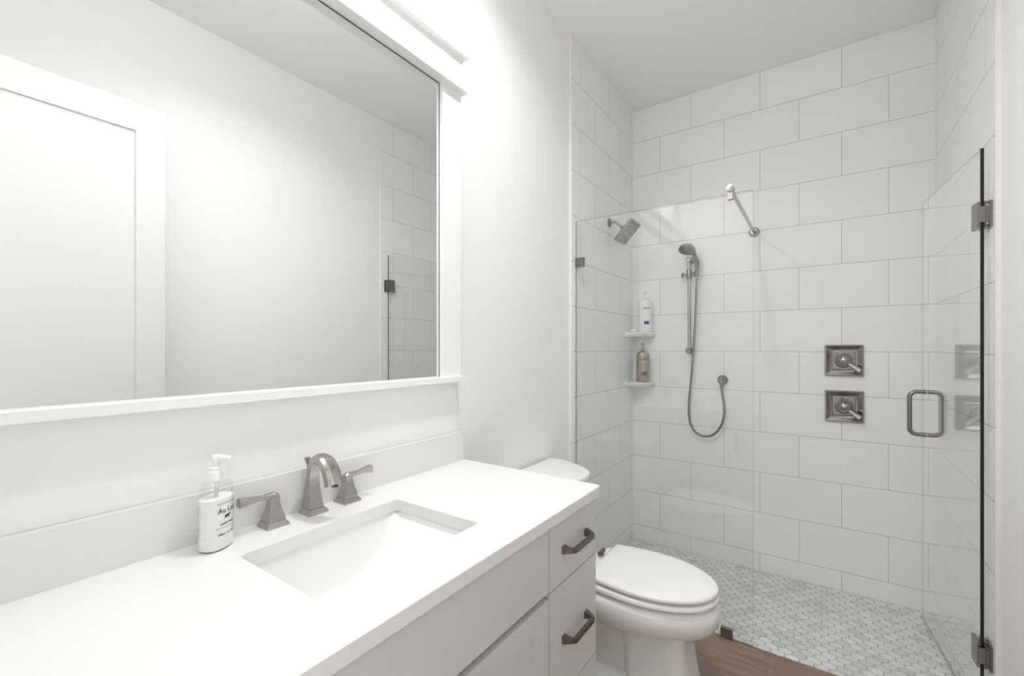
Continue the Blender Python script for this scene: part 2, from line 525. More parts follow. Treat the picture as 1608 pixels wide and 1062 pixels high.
def pull(y0, y1, z, parent):
    bm = bmesh.new()
    x0, x1, w = FX, FX + 0.030, 0.0065
    ts = [((x0, y0 - 0.003, z), 0.0105), ((x0 + 0.012, y0 - 0.001, z), 0.0085), ((x1 - 0.007, y0 + 0.003, z), w), ((x1, y0 + 0.010, z), w)]
    pts = ts + [((p[0], y0 + y1 - p[1], p[2]), r) for p, r in reversed(ts)]
    rings = []
    P = [Vector(p) for p, r in pts]
    for i, (p, r) in enumerate(pts):
        d = (P[min(i + 1, len(P) - 1)] - P[max(i - 1, 0)]).normalized()
        if i in (0, len(P) - 1): d = V(1 if i == 0 else -1, 0, 0)
        s = V(0, 0, 1); a = d.cross(s).normalized()
        rings.append([P[i] + a * r * 0.8 + s * r, P[i] - a * r * 0.8 + s * r, P[i] - a * r * 0.8 - s * r, P[i] + a * r * 0.8 - s * r])
    loft(bm, rings)
    return finish('pull', bm, M_BRONZE, parent=parent, bevel=0.0012, seg=1)

def front(name, y0, y1, z0, z1, shaker=False):
    bm = bmesh.new()
    if not shaker:
        add_box(bm, (FX - 0.018, y0, z0), (FX, y1, z1))
    else:
        s, r = 0.062, 0.009
        add_box(bm, (FX - 0.018, y0, z0), (FX, y0 + s, z1)); add_box(bm, (FX - 0.018, y1 - s, z0), (FX, y1, z1))
        add_box(bm, (FX - 0.018, y0 + s, z1 - s), (FX, y1 - s, z1)); add_box(bm, (FX - 0.018, y0 + s, z0), (FX, y1 - s, z0 + s))
        add_box(bm, (FX - 0.018, y0 + s - 0.001, z0 + s - 0.001), (FX - r, y1 - s + 0.001, z1 - s + 0.001))
        bmesh.ops.remove_doubles(bm, verts=bm.verts, dist=1e-6)
        return finish(name, bm, M_CAB, parent=van)
    return finish(name, bm, M_CAB, parent=van, bevel=0.0012, seg=1)

for (y0, y1) in ((0.9895, VY1 - 0.001), (VY0 + 0.004, 0.2965)):
    for z0, z1 in ((0.7145, 0.8865), (0.406, 0.7110), (0.10, 0.4025)):
        d = front('drawer', y0, y1, z0, z1)
        yc = (y0 + y1) / 2
        pull(yc - 0.066, yc + 0.066, z0 + (z1 - z0) * 0.5 - (0.0 if z0 > 0.7 else 0.0), d)
front('false_front', 0.3015, 0.9845, 0.7185, 0.8865)
for y0, y1, hy in ((0.6445, 0.9845, 0.675), (0.3015, 0.6415, 0.611)):
    d = front('cabinet_door', y0, y1, 0.10, 0.7005, True)
    bm = bmesh.new()
    for zz in (0.545, 0.655):
        add_box(bm, (FX, hy - 0.006, zz - 0.006), (FX + 0.024, hy + 0.006, zz + 0.006))
    add_box(bm, (FX + 0.022, hy - 0.0065, 0.535), (FX + 0.032, hy + 0.0065, 0.665))
    finish('pull', bm, M_BRONZE, parent=d)

# countertop with the rectangular cut-out
SX0, SX1, SY0, SY1 = 0.155, 0.450, 0.424, 0.837
CX1, CY1 = 0.5725, 1.2850
bm = bmesh.new()
def rrect(x0, x1, y0, y1, r, z, n=5):
    out = []
    for cx, cy, a0 in ((x1 - r, y1 - r, 0), (x0 + r, y1 - r, PI / 2), (x0 + r, y0 + r, PI), (x1 - r, y0 + r, 1.5 * PI)):
        for k in range(n + 1):
            a = a0 + PI / 2 * k / n
            out.append(V(cx + r * math.cos(a), cy + r * math.sin(a), z))
    return out
n = 5
def outer(z, e=0.0):
    o = []
    pts = ((CX1 - e, CY1 - e), (XL + 0.001, CY1 - e), (XL + 0.001, VY0), (CX1 - e, VY0))
    for q, (px, py) in enumerate(pts):
        rr = 0.012 if q == 0 else 0.0
        for k in range(n + 1):
            a = PI / 2 * k / n + q * PI / 2
            if q == 0: o.append(V(px - rr + rr * math.cos(a), py - rr + rr * math.sin(a), z))
            else:
                o.append(V(px, py, z))
    return o
rin_t, rin_b = rrect(SX0, SX1, SY0, SY1, 0.010, CT, n), rrect(SX0, SX1, SY0, SY1, 0.010, CT - 0.030, n)
ot, om, ob = outer(CT, 0.002), outer(CT - 0.002), outer(CT - 0.030)
rings = [rin_b, rin_t, ot, om, ob, rin_b]
vs = [[bm.verts.new(p) for p in r] for r in rings[:-1]]
vs.append(vs[0])
N_ = len(rin_t)
for a, b in zip(vs[:-1], vs[1:]):
    for i in range(N_):
        jn = (i + 1) % N_
        q = [a[i], a[jn], b[jn], b[i]]
        if (b[i].co - b[jn].co).length < 1e-7: q = [a[i], a[jn], b[i]]
        if (a[i].co - a[jn].co).length < 1e-7: q = [a[i], b[jn], b[i]] if len(q) == 4 else None
        if q:
            try: bm.faces.new(q)
            except ValueError: pass
bmesh.ops.remove_doubles(bm, verts=bm.verts, dist=1e-6)
o = finish('countertop', bm, M_QUARTZ, origin=(0.28, 0.62, CT - 0.03), autosmooth=0.5)
tag(o, 'white quartz countertop slab with a rectangular sink cut-out on the vanity', 'countertop')
o = box('backsplash', (XL + 0.001, VY0, CT), (0.018, 1.276, CT + 0.107), M_QUARTZ, bevel=0.0015, seg=1)
tag(o, 'low white quartz backsplash strip along the wall behind the faucet', 'backsplash')

# undermount basin: a height field with steep sides and sweeping ends
bm = bmesh.new()
bx0, bx1, by0, by1 = SX0 - 0.006, SX1 + 0.006, SY0 - 0.006, SY1 + 0.006
NX, NY = 36, 56
D = 0.128
def basin_z(x, y):
    u = min(x - bx0, bx1 - x); w = min(y - by0, by1 - y)
    def s(t): t = max(0, min(1, t)); return t * t * (3 - 2 * t)
    a = s(u / 0.040 + 0.08) if u < 0.040 else 1
    fu = 1 - (1 - min(1, u / 0.034)) ** 3
    fw = math.sin(min(1, w / 0.185) * PI / 2) ** 0.95
    lip = min(1, w / 0.006)
    fw = max(fw, 0.12 * lip)
    return CT - 0.0305 - D * fu * fw * (0.97 + 0.03 * math.cos((x - 0.3) * 8))
def nonlin(t, p=1.6):
    return 0.5 * (2 * t) ** p if t < 0.5 else 1 - 0.5 * (2 - 2 * t) ** p
grid = []
for i in range(NX + 1):
    x = bx0 + (bx1 - bx0) * nonlin(i / NX)
    grid.append([bm.verts.new((x, by0 + (by1 - by0) * nonlin(jj / NY, 1.3), 0)) for jj in range(NY + 1)])
for r in grid:
    for vv in r: vv.co.z = basin_z(vv.co.x, vv.co.y)
for i in range(NX):
    for jj in range(NY):
        bm.faces.new((grid[i][jj], grid[i + 1][jj], grid[i + 1][jj + 1], grid[i][jj + 1]))
# underside shell
low = []
for i in range(NX + 1):
    low.append([bm.verts.new((v_.co.x, v_.co.y, min(v_.co.z - 0.008, CT - 0.042))) for v_ in grid[i]])
for i in range(NX):
    for jj in range(NY):
        bm.faces.new((low[i][jj], low[i][jj + 1], low[i + 1][jj + 1], low[i + 1][jj]))
for seq_a, seq_b in (([r[0] for r in grid], [r[0] for r in low]), ([r[-1] for r in grid], [r[-1] for r in low]), (grid[0], low[0]), (grid[-1], low[-1])):
    for i in range(len(seq_a) - 1): bm.faces.new((seq_a[i], seq_a[i + 1], seq_b[i + 1], seq_b[i]))
sink = finish('sink', bm, M_CHINA, origin=(0.30, 0.63, 0.76), smooth=True, autosmooth=1.0)
tag(sink, 'white rectangular undermount basin with curved sloping ends below the countertop', 'sink')
bm = bmesh.new()
lathe(bm, [(0.022, 0), (0.022, 0.003), (0.017, 0.004), (0.016, 0.002)], (0.3, 0.63, basin_z(0.3, 0.63) - 0.001), n=28)
finish('drain', bm, M_NICKEL, parent=sink, smooth=True)

# ------------------------------------------------------------------ faucet set
FXC = 0.053
def base_foot(bm, cx, cy, hx, hy):
    loft(bm, [sqring((cx, cy, CT), hx, hy), sqring((cx, cy, CT + 0.004), hx, hy), sqring((cx, cy, CT + 0.0055), hx - 0.001, hy - 0.001),
              sqring((cx, cy, CT + 0.013), hx - 0.006, hy - 0.006), sqring((cx, cy, CT + 0.0132), hx - 0.0095, hy - 0.0095), sqring((cx, cy, CT + 0.0150), hx - 0.0095, hy - 0.0095)])

sp = thing('faucet', 'brushed nickel arched spout standing between the two lever handles behind the sink', 'faucet', (FXC, 0.648, CT), 'brushed nickel faucet set')
bm = bmesh.new(); base_foot(bm, FXC, 0.648, 0.0265, 0.0265); finish('base', bm, M_FAUCET, parent=sp)
bm = bmesh.new()
# path in the x-z plane: (x, z, half depth along the normal, half width in y)
path = [(0.050, 0.012, 0.0195, 0.0190), (0.0485, 0.028, 0.0180, 0.0175), (0.0470, 0.048, 0.0155, 0.0158), (0.0460, 0.070, 0.0130, 0.0143), (0.0465, 0.092, 0.0112, 0.0135),
        (0.0500, 0.112, 0.0105, 0.0132), (0.0575, 0.132, 0.0102, 0.0132), (0.0690, 0.147, 0.0100, 0.0134), (0.0830, 0.1545, 0.0098, 0.0137), (0.0985, 0.1545, 0.0098, 0.0141), (0.1130, 0.147, 0.0098, 0.0146),
        (0.1260, 0.134, 0.0098, 0.0152), (0.1360, 0.118, 0.0099, 0.0158), (0.1430, 0.102, 0.0100, 0.0164), (0.1465, 0.092, 0.0105, 0.0170)]
PP = catmull([(p[0], 0, p[1]) for p in path], 4)
W1 = catmull([(p[2], p[3], 0) for p in path], 4)
path_drop = 0.945
rings = []
for i, p in enumerate(PP):
    d = (PP[min(i + 1, len(PP) - 1)] - PP[max(i - 1, 0)]).normalized()
    if i == 0: d = V(0, 0, 1)
    nn = V(-d.z, 0, d.x)          # outer side of the arch
    grow = min(1, max(0, (i - 18) / 24))
    hd, hw = W1[i].x * (0.98 + 0.12 * grow), W1[i].y * (1.0 + 0.27 * grow)
    c = V(p.x, 0.648, CT + p.z * path_drop)
    sec = []
    # outer face has a raised centre ridge with two side shoulders
    blend = min(1, max(0, (i - 8) / 12))
    for sx_, sy_ in ((-1, -1), (-1, 1), (0.55, 1), (0.8 + 0.2 * (1 - blend), 0.55), (1.0, 0.42), (1.0, -0.42), (0.8 + 0.2 * (1 - blend), -0.55), (0.55, -1)):
        if sx_ == 0.55: sx_ = 0.55 * blend + 1.0 * (1 - blend)
        sec.append(c + nn * hd * sx_ + V(0, 1, 0) * hw * sy_)
    rings.append(sec)
loft(bm, rings)
finish('spout', bm, M_FAUCET, parent=sp, autosmooth=0.35)
bm = bmesh.new()
lathe(bm, [(0.0085, 0), (0.0085, 0.004)], (0.1475, 0.648, CT + 0.0815), n=20)
finish('aerator', bm, M_NICKELD, parent=sp, smooth=True)
bm = bmesh.new()
tube(bm, [(0.0265, 0.648, CT + 0.012), (0.0255, 0.648, CT + 0.134)], 0.0022, 10)
loft(bm, [sqring((0.0255, 0.648, CT + 0.120), 0.002, 0.002), sqring((0.0250, 0.648, CT + 0.134), 0.0045, 0.0068), sqring((0.0250, 0.648, CT + 0.138), 0.0045, 0.0070), sqring((0.0250, 0.648, CT + 0.139), 0.0035, 0.0060)])
finish('lift_rod', bm, M_FAUCET, parent=sp)

def lever(cy, sgn, label):
    t = thing('lever_tap', label, 'tap handle', (FXC, cy, CT), 'brushed nickel faucet set')
    bm = bmesh.new(); base_foot(bm, FXC, cy, 0.0265, 0.0265); finish('base', bm, M_FAUCET, parent=t)
    bm = bmesh.new()
    pr = [(0.0145, 0.0192), (0.022, 0.0185), (0.032, 0.0160), (0.044, 0.0132), (0.056, 0.0112), (0.068, 0.0100), (0.076, 0.0098)]
    loft(bm, [sqring((FXC, cy, CT + z * 0.92), h_ * 1.04, h_ * 1.04) for z, h_ in pr])
    finish('pedestal', bm, M_FAUCET, parent=t, autosmooth=0.4)
    bm = bmesh.new()
    # lever blade: flares towards its tip
    secs = [(-0.0100, 0.0765, 0.0092, 0.0065), (-0.002, 0.0800, 0.0094, 0.0068), (0.010, 0.0805, 0.0088, 0.0052), (0.030, 0.0800, 0.0080, 0.0046), (0.050, 0.0815, 0.0085, 0.0055), (0.072, 0.0820, 0.0100, 0.0082), (0.088, 0.0815, 0.0112, 0.0102)]
    rings = []
    for a, z, hw, ht in secs:
        c = V(FXC, cy + sgn * a * 0.885, CT + z - 0.0075)
        rings.append([c + V(-hw, 0, -ht), c + V(hw, 0, -ht), c + V(hw, 0, ht * 0.55), c + V(hw * 0.55, 0, ht), c + V(-hw * 0.55, 0, ht), c + V(-hw, 0, ht * 0.55)])
    loft(bm, rings)
    finish('lever', bm, M_FAUCET, parent=t, autosmooth=0.45)
lever(0.545, -1, 'brushed nickel lever handle beside the soap bottle, lever pointing towards it')
lever(0.748, 1, 'brushed nickel lever handle on the toilet side of the spout, partly behind it')

# ------------------------------------------------------------------ hand soap bottle
sc_, sy_ = (0.071, 0.4155), 0
SA, SB, SROT = 0.0360, 0.0262, math.radians(30) # SROT: azimuth the label faces
def soap_xy(t, k=1.0):
    # t: angle from the label's normal; the long axis runs across the label
    e = 0.80
    ct, stt = math.cos(t), math.sin(t)
    u = SB * math.copysign(abs(ct) ** e, ct) * k
    w = SA * math.copysign(abs(stt) ** e, stt) * k
    c, s = math.cos(SROT), math.sin(SROT)
    return V(sc_[0] + u * c - w * s, sc_[1] + u * s + w * c, 0)
soap = thing('soap_bottle', 'clear oval pump bottle of creamy white hand wash beside the faucet', 'soap bottle', (sc_[0], sc_[1], CT))
prof = [(0.90, 0.0), (0.98, 0.003), (1.0, 0.008), (1.0, 0.110), (1.0, 0.125), (0.96, 0.133), (0.84, 0.139), (0.64, 0.143)]
def soap_ring(k, z, nn=48): return [soap_xy(2 * PI * i / nn, k) + V(0, 0, CT + z) for i in range(nn)]
bm = bmesh.new()
loft(bm, [soap_ring(k, z) for k, z in prof] + [[V(sc_[0] + 0.0135 * math.cos(2 * PI * i / 48 + SROT), sc_[1] + 0.0135 * math.sin(2 * PI * i / 48 + SROT), CT + 0.146) for i in range(48)]])
bott = finish('bottle', bm, M_BOTTLEG, parent=soap, smooth=True)
bm = bmesh.new()
loft(bm, [soap_ring(k, z) for k, z in ((0.86, 0.002), (0.95, 0.004), (0.965, 0.008), (0.965, 0.108))])
finish('soap', bm, M_LOTION, parent=soap, smooth=True, autosmooth=0.8)
bm = bmesh.new()
tube(bm, [(sc_[0], sc_[1], CT + 0.108), (sc_[0], sc_[1], CT + 0.15)], 0.0035, 12)
finish('dip_tube', bm, mat('dip_tube_plastic', (0.66, 0.66, 0.65), 0.3), parent=soap, smooth=True)
bm = bmesh.new()
lathe(bm, [(0.0150, 0.142), (0.0165, 0.144), (0.0165, 0.162), (0.0150, 0.165), (0.0140, 0.166), (0.0140, 0.172), (0.0095, 0.174)], (sc_[0], sc_[1], CT), n=32)
finish('pump_collar', bm, M_PUMP, parent=soap, smooth=True)
bm = bmesh.new()
lathe(bm, [(0.0070, 0.170), (0.0075, 0.186), (0.0092, 0.188), (0.0096, 0.194), (0.0080, 0.197)], (sc_[0], sc_[1], CT), n=28)
nd = V(0.86, 0.51, 0).normalized()
p0 = V(sc_[0], sc_[1], CT + 0.1925)
tube(bm, [p0, p0 + nd * 0.012, p0 + nd * 0.026 + V(0, 0, -0.0003), p0 + nd * 0.034 + V(0, 0, -0.0022)], [0.0058, 0.0050, 0.0042, 0.0034], 14)
finish('pump_head', bm, M_PUMP, parent=soap, smooth=True)
# printed label, wrapped on the bottle
tab = [(0.0, 0.0)]
pt = soap_xy(0); acc = 0
for i in range(1, 181):
    q = soap_xy(PI * i / 180); acc += (q - pt).length; pt = q; tab.append((acc, PI * i / 180))
def soap_surf(u, z):
    s = 1 if u >= 0 else -1; a = abs(u)
    for (a0, t0), (a1, t1) in zip(tab[:-1], tab[1:]):
        if a <= a1:
            t = t0 + (t1 - t0) * (a - a0) / max(1e-9, a1 - a0); break
    else: t = PI
    return soap_xy(s * t, 1.012) + V(0, 0, z)
bm = bmesh.new()
wrap_text(bm, 'SCOTTISH FINE SOAPS', 0.0046, soap_surf, 0.0, CT + 0.098)
wrap_text(bm, 'Au Lait', 0.0165, soap_surf, 0.0, CT + 0.083, bold=False)
wrap_text(bm, 'HAND WASH', 0.0062, soap_surf, 0.0, CT + 0.055, bold=True)
wrap_text(bm, '300ml e 10.1 fl.oz.', 0.0058, soap_surf, -0.002, CT + 0.034, bold=True)
# small cow
def patch(poly):
    try: bm.faces.new([bm.verts.new(soap_surf(-0.001 + x_, CT + 0.0655 + z_)) for x_, z_ in poly])
    except Exception: pass
patch([(-0.006, 0.003), (0.004, 0.003), (0.004, 0.007), (-0.006, 0.0065)])
patch([(0.004, 0.005), (0.0085, 0.005), (0.008, 0.008), (0.004, 0.0085)])
for lx in (-0.006, -0.0035, 0.0012, 0.003): patch([(lx, 0), (lx + 0.0013, 0), (lx + 0.0015, 0.004), (lx, 0.004)])
patch([(-0.007, 0.001), (-0.0063, 0.001), (-0.0058, 0.0065), (-0.0068, 0.006)])
patch([(0.0062, 0.0078), (0.0068, 0.0078), (0.0078, 0.010)])
finish('front_label', bm, M_INK, parent=soap)
bm = bmesh.new()
wrap_text(bm, 'Savon liquide pour les mains', 0.0046, soap_surf, -0.001, CT + 0.0475)
girth = tab[-1][0]
words = ['Enriched with milk', 'proteins and gentle', 'cleansing agents to', 'leave skin soft and', 'smooth. Apply to wet', 'hands, lather and', 'rinse well. Avoid', 'contact with eyes.', 'Aqua, Glycerin,', 'Parfum, Citric Acid,', 'Sodium Chloride,', 'Lactis Proteinum.', 'Made in Scotland', 'Keep out of reach']
for k, wd in enumerate(words):
    wrap_text(bm, wd, 0.0036, lambda u, z: soap_surf(u - 0.071, z), 0.0, CT + 0.096 - k * 0.0051)
finish('back_label', bm, M_INKG, parent=soap)

# ------------------------------------------------------------------ framed mirror
mi = thing('wall_mirror', 'large wall mirror in a white painted wood frame above the vanity', 'mirror', (XL, 0.63, 1.21))
MY0, MY1, MZ0, MZ1 = 0.09, 1.160, 1.240, 2.300
SEX = 0.016                                       # face of the stiles
box('mirror_backing', (XL, MY0 - 0.01, MZ0 - 0.01), (0.0042, MY1 + 0.006, MZ1 + 0.006), M_SEAM, parent=mi)
box('mirror_glass', (0.0042, MY0, MZ0 - 0.005), (0.005, MY1 - 0.004, MZ1 - 0.0045), M_MIRROR, parent=mi)
SX_ = 0.020
for y0, y1 in ((-0.006, MY0), (MY1, 1.258)):
    box('stile', (XL, y0, MZ0), (SX_, y1, MZ1), M_TRIM, parent=mi, bevel=0.0012, seg=1)
box('sill', (XL, -0.012, MZ0 - 0.020), (0.038, 1.272, MZ0), M_TRIM, parent=mi, bevel=0.002)
box('lower_molding', (XL, -0.012, MZ1), (0.047, 1.272, MZ1 + 0.014), M_TRIM, parent=mi, bevel=0.002)
box('frieze_board', (XL, -0.006, MZ1 + 0.014), (SX_ + 0.008, 1.259, MZ1 + 0.128), M_TRIM, parent=mi)
box('crown_molding', (XL, -0.014, MZ1 + 0.128), (0.050, 1.274, MZ1 + 0.148), M_TRIM, parent=mi, bevel=0.002)
box('apron', (XL, -0.006, CT + 0.1075), (XL + 0.006, 1.258, MZ0 - 0.020), M_TRIM, parent=mi)

# ------------------------------------------------------------------ lamps
vl = thing('vanity_light', 'three-shade nickel wall light above the mirror', 'wall light', (XL, 0.60, 2.72))
VLZ = 2.74
box('backplate', (XL, 0.42, VLZ + 0.03), (XL + 0.02, 0.78, VLZ + 0.11), M_NICKEL, parent=vl, bevel=0.003)
box('crossbar', (0.085, 0.26, VLZ + 0.10), (0.105, 0.94, VLZ + 0.12), M_NICKEL, parent=vl, bevel=0.003)
for yy in (0.52, 0.68):
    box('arm', (XL + 0.015, yy - 0.008, VLZ + 0.075), (0.090, yy + 0.008, VLZ + 0.115), M_NICKEL, parent=vl, bevel=0.002)
for yy in (0.32, 0.60, 0.88):
    bm = bmesh.new()
    lathe(bm, [(0.034, 0.0), (0.042, 0.005), (0.048, -0.115), (0.045, -0.118), (0.012, -0.118)][::-1], (0.125, yy, VLZ + 0.09), n=28)
    finish('lamp_shade', bm, M_SHADEG, parent=vl, smooth=True)
    bm = bmesh.new()
    lathe(bm, [(0.012, 0.03), (0.022, 0.028), (0.036, 0.006), (0.036, 0.0)][::-1], (0.125, yy, VLZ + 0.092), n=24)
    finish('shade_holder', bm, M_NICKEL, parent=vl, smooth=True)
    ld = bpy.data.lights.new('lamp', 'AREA')
    ld.shape = 'DISK'; ld.size = 0.08; ld.energy = LAMP_WATTS; ld.color = (1.0, 0.993, 0.983)
    lo = bpy.data.objects.new('lamp', ld); COL.objects.link(lo)
    lo.parent = vl; lo.location = (0.125 - XL, yy - 0.60, VLZ - 0.032 - 2.72)

cx, cy = CAN_XY
t = thing('ceiling_light', 'round recessed ceiling light between the vanity and the toilet', 'ceiling light', (cx, cy, ZC))
bm = bmesh.new()
lathe(bm, [(0.085, 0.0), (0.085, -0.004), (0.066, -0.007), (0.062, -0.003)], (cx, cy, ZC - 0.0005), n=40)
finish('trim_ring', bm, M_TRIM, parent=t, smooth=True)
ld = bpy.data.lights.new('ceiling_lamp', 'AREA')
ld.shape = 'DISK'; ld.size = 0.12; ld.spread = math.radians(145); ld.energy = CAN_WATTS; ld.color = (1.0, 0.993, 0.983)
lo = bpy.data.objects.new('ceiling_lamp', ld); COL.objects.link(lo)
lo.parent = t; lo.location = (0, 0, -0.009)

# ------------------------------------------------------------------ toilet
TYC = 1.757
toi = thing('toilet', 'white elongated two-piece toilet with closed lid between vanity and shower glass', 'toilet', (0.40, TYC, 0))
def egg(tip, half, back, z, sq=0.16, nf=40, nb=10, x0=0.56, shift=0.0, e=1.0):
    x0 = back + (tip - back) * 0.42
    pts = []
    for k in range(nf + 1):
        a = -PI / 2 + PI * k / nf
        ct, stt = math.cos(a), math.sin(a)
        pts.append(V(x0 + (tip - x0) * abs(ct) ** e, TYC + half * math.copysign(abs(stt) ** e, stt), z))
    for k in range(1, nb + 1):
        t = k / nb
        pts.append(V(x0 - (x0 - back) * t, TYC + half * (1 - sq * t ** 2), z))
    for k in range(nb, 0, -1):
        t = k / nb
        pts.append(V(x0 - (x0 - back) * t, TYC - half * (1 - sq * t ** 2), z))
    return pts
bm = bmesh.new()
loft(bm, [egg(*r) for r in ((0.700, 0.085, 0.30, 0.24), (0.735, 0.118, 0.29, 0.255), (0.757, 0.136, 0.28, 0.270), (0.790, 0.160, 0.27, 0.287), (0.812, 0.177, 0.26, 0.305), (0.826, 0.188, 0.255, 0.330),
                            (0.831, 0.191, 0.25, 0.350), (0.831, 0.191, 0.25, 0.375), (0.827, 0.187, 0.25, 0.390), (0.817, 0.177, 0.255, 0.3985), (0.795, 0.157, 0.27, 0.4015))])
def sup(cx, hx, hy, z, e=0.5, n_=40, dy=0.0):
    out = []
    for k in range(n_):
        a = 2 * PI * k / n_
        ct, stt = math.cos(a), math.sin(a)
        out.append(V(cx + hx * math.copysign(abs(ct) ** e, ct), TYC + hy * math.copysign(abs(stt) ** e, stt), z))
    return out
# front column
loft(bm, [sup(cx, hx, hy, z, 0.42) for cx, hx, hy, z in ((0.630, 0.135, 0.128, 0.0), (0.630, 0.130, 0.124, 0.02), (0.622, 0.122, 0.118, 0.10), (0.610, 0.118, 0.116, 0.20), (0.605, 0.124, 0.120, 0.255), (0.59, 0.15, 0.135, 0.30))])
# trapway behind the column and the foot
loft(bm, [sup(cx, hx, hy, z, 0.7) for cx, hx, hy, z in ((0.42, 0.20, 0.080, 0.06), (0.42, 0.19, 0.086, 0.14), (0.41, 0.20, 0.078, 0.22), (0.40, 0.19, 0.12, 0.30), (0.40, 0.15, 0.15, 0.37))])
loft(bm, [sup(cx, hx, hy, z, 0.6) for cx, hx, hy, z in ((0.43, 0.25, 0.122, 0.0), (0.43, 0.25, 0.122, 0.03), (0.43, 0.235, 0.104, 0.055), (0.43, 0.22, 0.07, 0.075))])
bowl = finish('bowl', bm, M_CHINA, parent=toi, smooth=True, autosmooth=0.9)
for sgn in (-1, 1):
    bm = bmesh.new()
    lathe(bm, [(0.014, 0.0), (0.014, 0.010), (0.009, 0.018), (0.002, 0.020)], (0.40, TYC + sgn * 0.108, 0.03), n=20)
    finish('bolt_cap', bm, M_CHINA, parent=bowl, smooth=True)
# seat and lid
bm = bmesh.new()
loft(bm, [egg(t_, h_, 0.335, z, 0.13) for t_, h_, z in ((0.770, 0.130, 0.4018), (0.776, 0.136, 0.4105), (0.824, 0.184, 0.4110), (0.8275, 0.1885, 0.4140), (0.8275, 0.1885, 0.4250), (0.8245, 0.1850, 0.4300), (0.814, 0.175, 0.4325), (0.790, 0.15, 0.4330))])
finish('seat', bm, M_SEAT, parent=toi, smooth=True, autosmooth=0.9)
bm = bmesh.new()
loft(bm, [egg(t_, h_, b_, z, 0.13) for t_, h_, b_, z in ((0.770, 0.130, 0.40, 0.4332), (0.776, 0.136, 0.39, 0.4395), (0.822, 0.184, 0.3705, 0.4400), (0.8245, 0.1865, 0.370, 0.4430), (0.8245, 0.1865, 0.370, 0.4520), (0.820, 0.182, 0.3735, 0.4570), (0.808, 0.170, 0.384, 0.4600), (0.76, 0.14, 0.42, 0.4612))])
lid = finish('lid', bm, M_SEAT, parent=toi, smooth=True, autosmooth=0.9)
for sgn in (-1, 1):
    bm = bmesh.new()
    tube(bm, [(0.343, TYC + sgn * 0.035, 0.450), (0.343, TYC + sgn * 0.085, 0.450)], 0.0088, 14)
    lathe(bm, [(0.015, 0.4062), (0.015, 0.420), (0.009, 0.424), (0.008, 0.448)], (0.343, TYC + sgn * 0.065, 0), n=20)
    finish('hinge', bm, M_BRONZE, parent=toi, smooth=True)
bm = bmesh.new()
def tring(z, e): return [V(x, y, z) for x, y in ((0.004, TYC - 0.205 + e), (0.18, TYC - 0.200 + e), (0.235, TYC - 0.16 + e), (0.255 - e, TYC - 0.09), (0.262 - e, TYC), (0.255 - e, TYC + 0.09), (0.235, TYC + 0.16 - e), (0.18, TYC + 0.200 - e), (0.004, TYC + 0.205 - e))]
loft(bm, [tring(0.405, 0.03), tring(0.43, 0.018), tring(0.60, 0.006), tring(0.748, 0.0)])
finish('tank', bm, M_CHINA, parent=toi, smooth=True, autosmooth=0.6)
half = [(0.003, 0.228), (0.075, 0.225), (0.160, 0.190), (0.215, 0.158), (0.250, 0.128), (0.270, 0.100), (0.281, 0.055), (0.284, 0.0)]
hp = catmull([(a, b, 0) for a, b in half], 5)
def lring(z, k):
    l = [(p.x, p.y) for p in hp]; l = l + [(x, -y) for x, y in reversed(l[:-1])]
    return [V(0.003 + (x - 0.003) * k, TYC + y * k, z) for x, y in l]
bm = bmesh.new()
loft(bm, [lring(0.749, 0.965), lring(0.752, 0.985), lring(0.757, 1.0), lring(0.774, 1.0), lring(0.780, 0.99), lring(0.783, 0.965), lring(0.784, 0.9)])
finish('tank_lid', bm, M_CHINA, parent=toi, smooth=True, autosmooth=0.8)
bm = bmesh.new()
lathe(bm, [(0.016, 0), (0.016, 0.008), (0.010, 0.012)], (0.252, TYC - 0.145, 0.70), (1, 0, 0), 20)
tube(bm, [(0.262, TYC - 0.145, 0.70), (0.272, TYC - 0.13, 0.699), (0.275, TYC - 0.07, 0.693)], [0.006, 0.007, 0.006], 12)
finish('flush_lever', bm, M_NICKEL, parent=toi, smooth=True)

# ------------------------------------------------------------------ glass
def glass_sheet(name, lo, hi, parent, edge_axis_faces, m=None):
    bm = bmesh.new()
    fs = add_box(bm, lo, hi)
    for f in fs:
        f.normal_update()
        nrm = f.normal
        if not (abs(nrm[edge_axis_faces]) > 0.9): f.material_index = 1
    return finish(name, bm, [M_GLASS, m or M_EDGE], parent=parent)

M_EDGEL = mat('glass_edge_pale', (0.30, 0.33, 0.315), 0.2)
fp = thing('shower_screen', 'tall fixed clear glass shower panel beside the toilet', 'glass panel', (0.44, GY, 0))
GX1 = 0.883
glass_sheet('glass_pane', (0.003, GY - 0.005, 0.004), (GX1, GY + 0.005, 2.055), fp, 1, M_EDGEL)
def clamp(name, lo, hi, parent):
    return box(name, lo, hi, M_NICKELD, parent=parent, bevel=0.0025)
for sgn in (-1, 1):
    pass
clamp('wall_clamp', (TL + 0.0005, GY - 0.011, 1.797), (0.050, GY + 0.011, 1.849), fp)
clamp('floor_clamp', (0.749, GY - 0.011, 0.0005), (0.799, GY + 0.011, 0.046), fp)

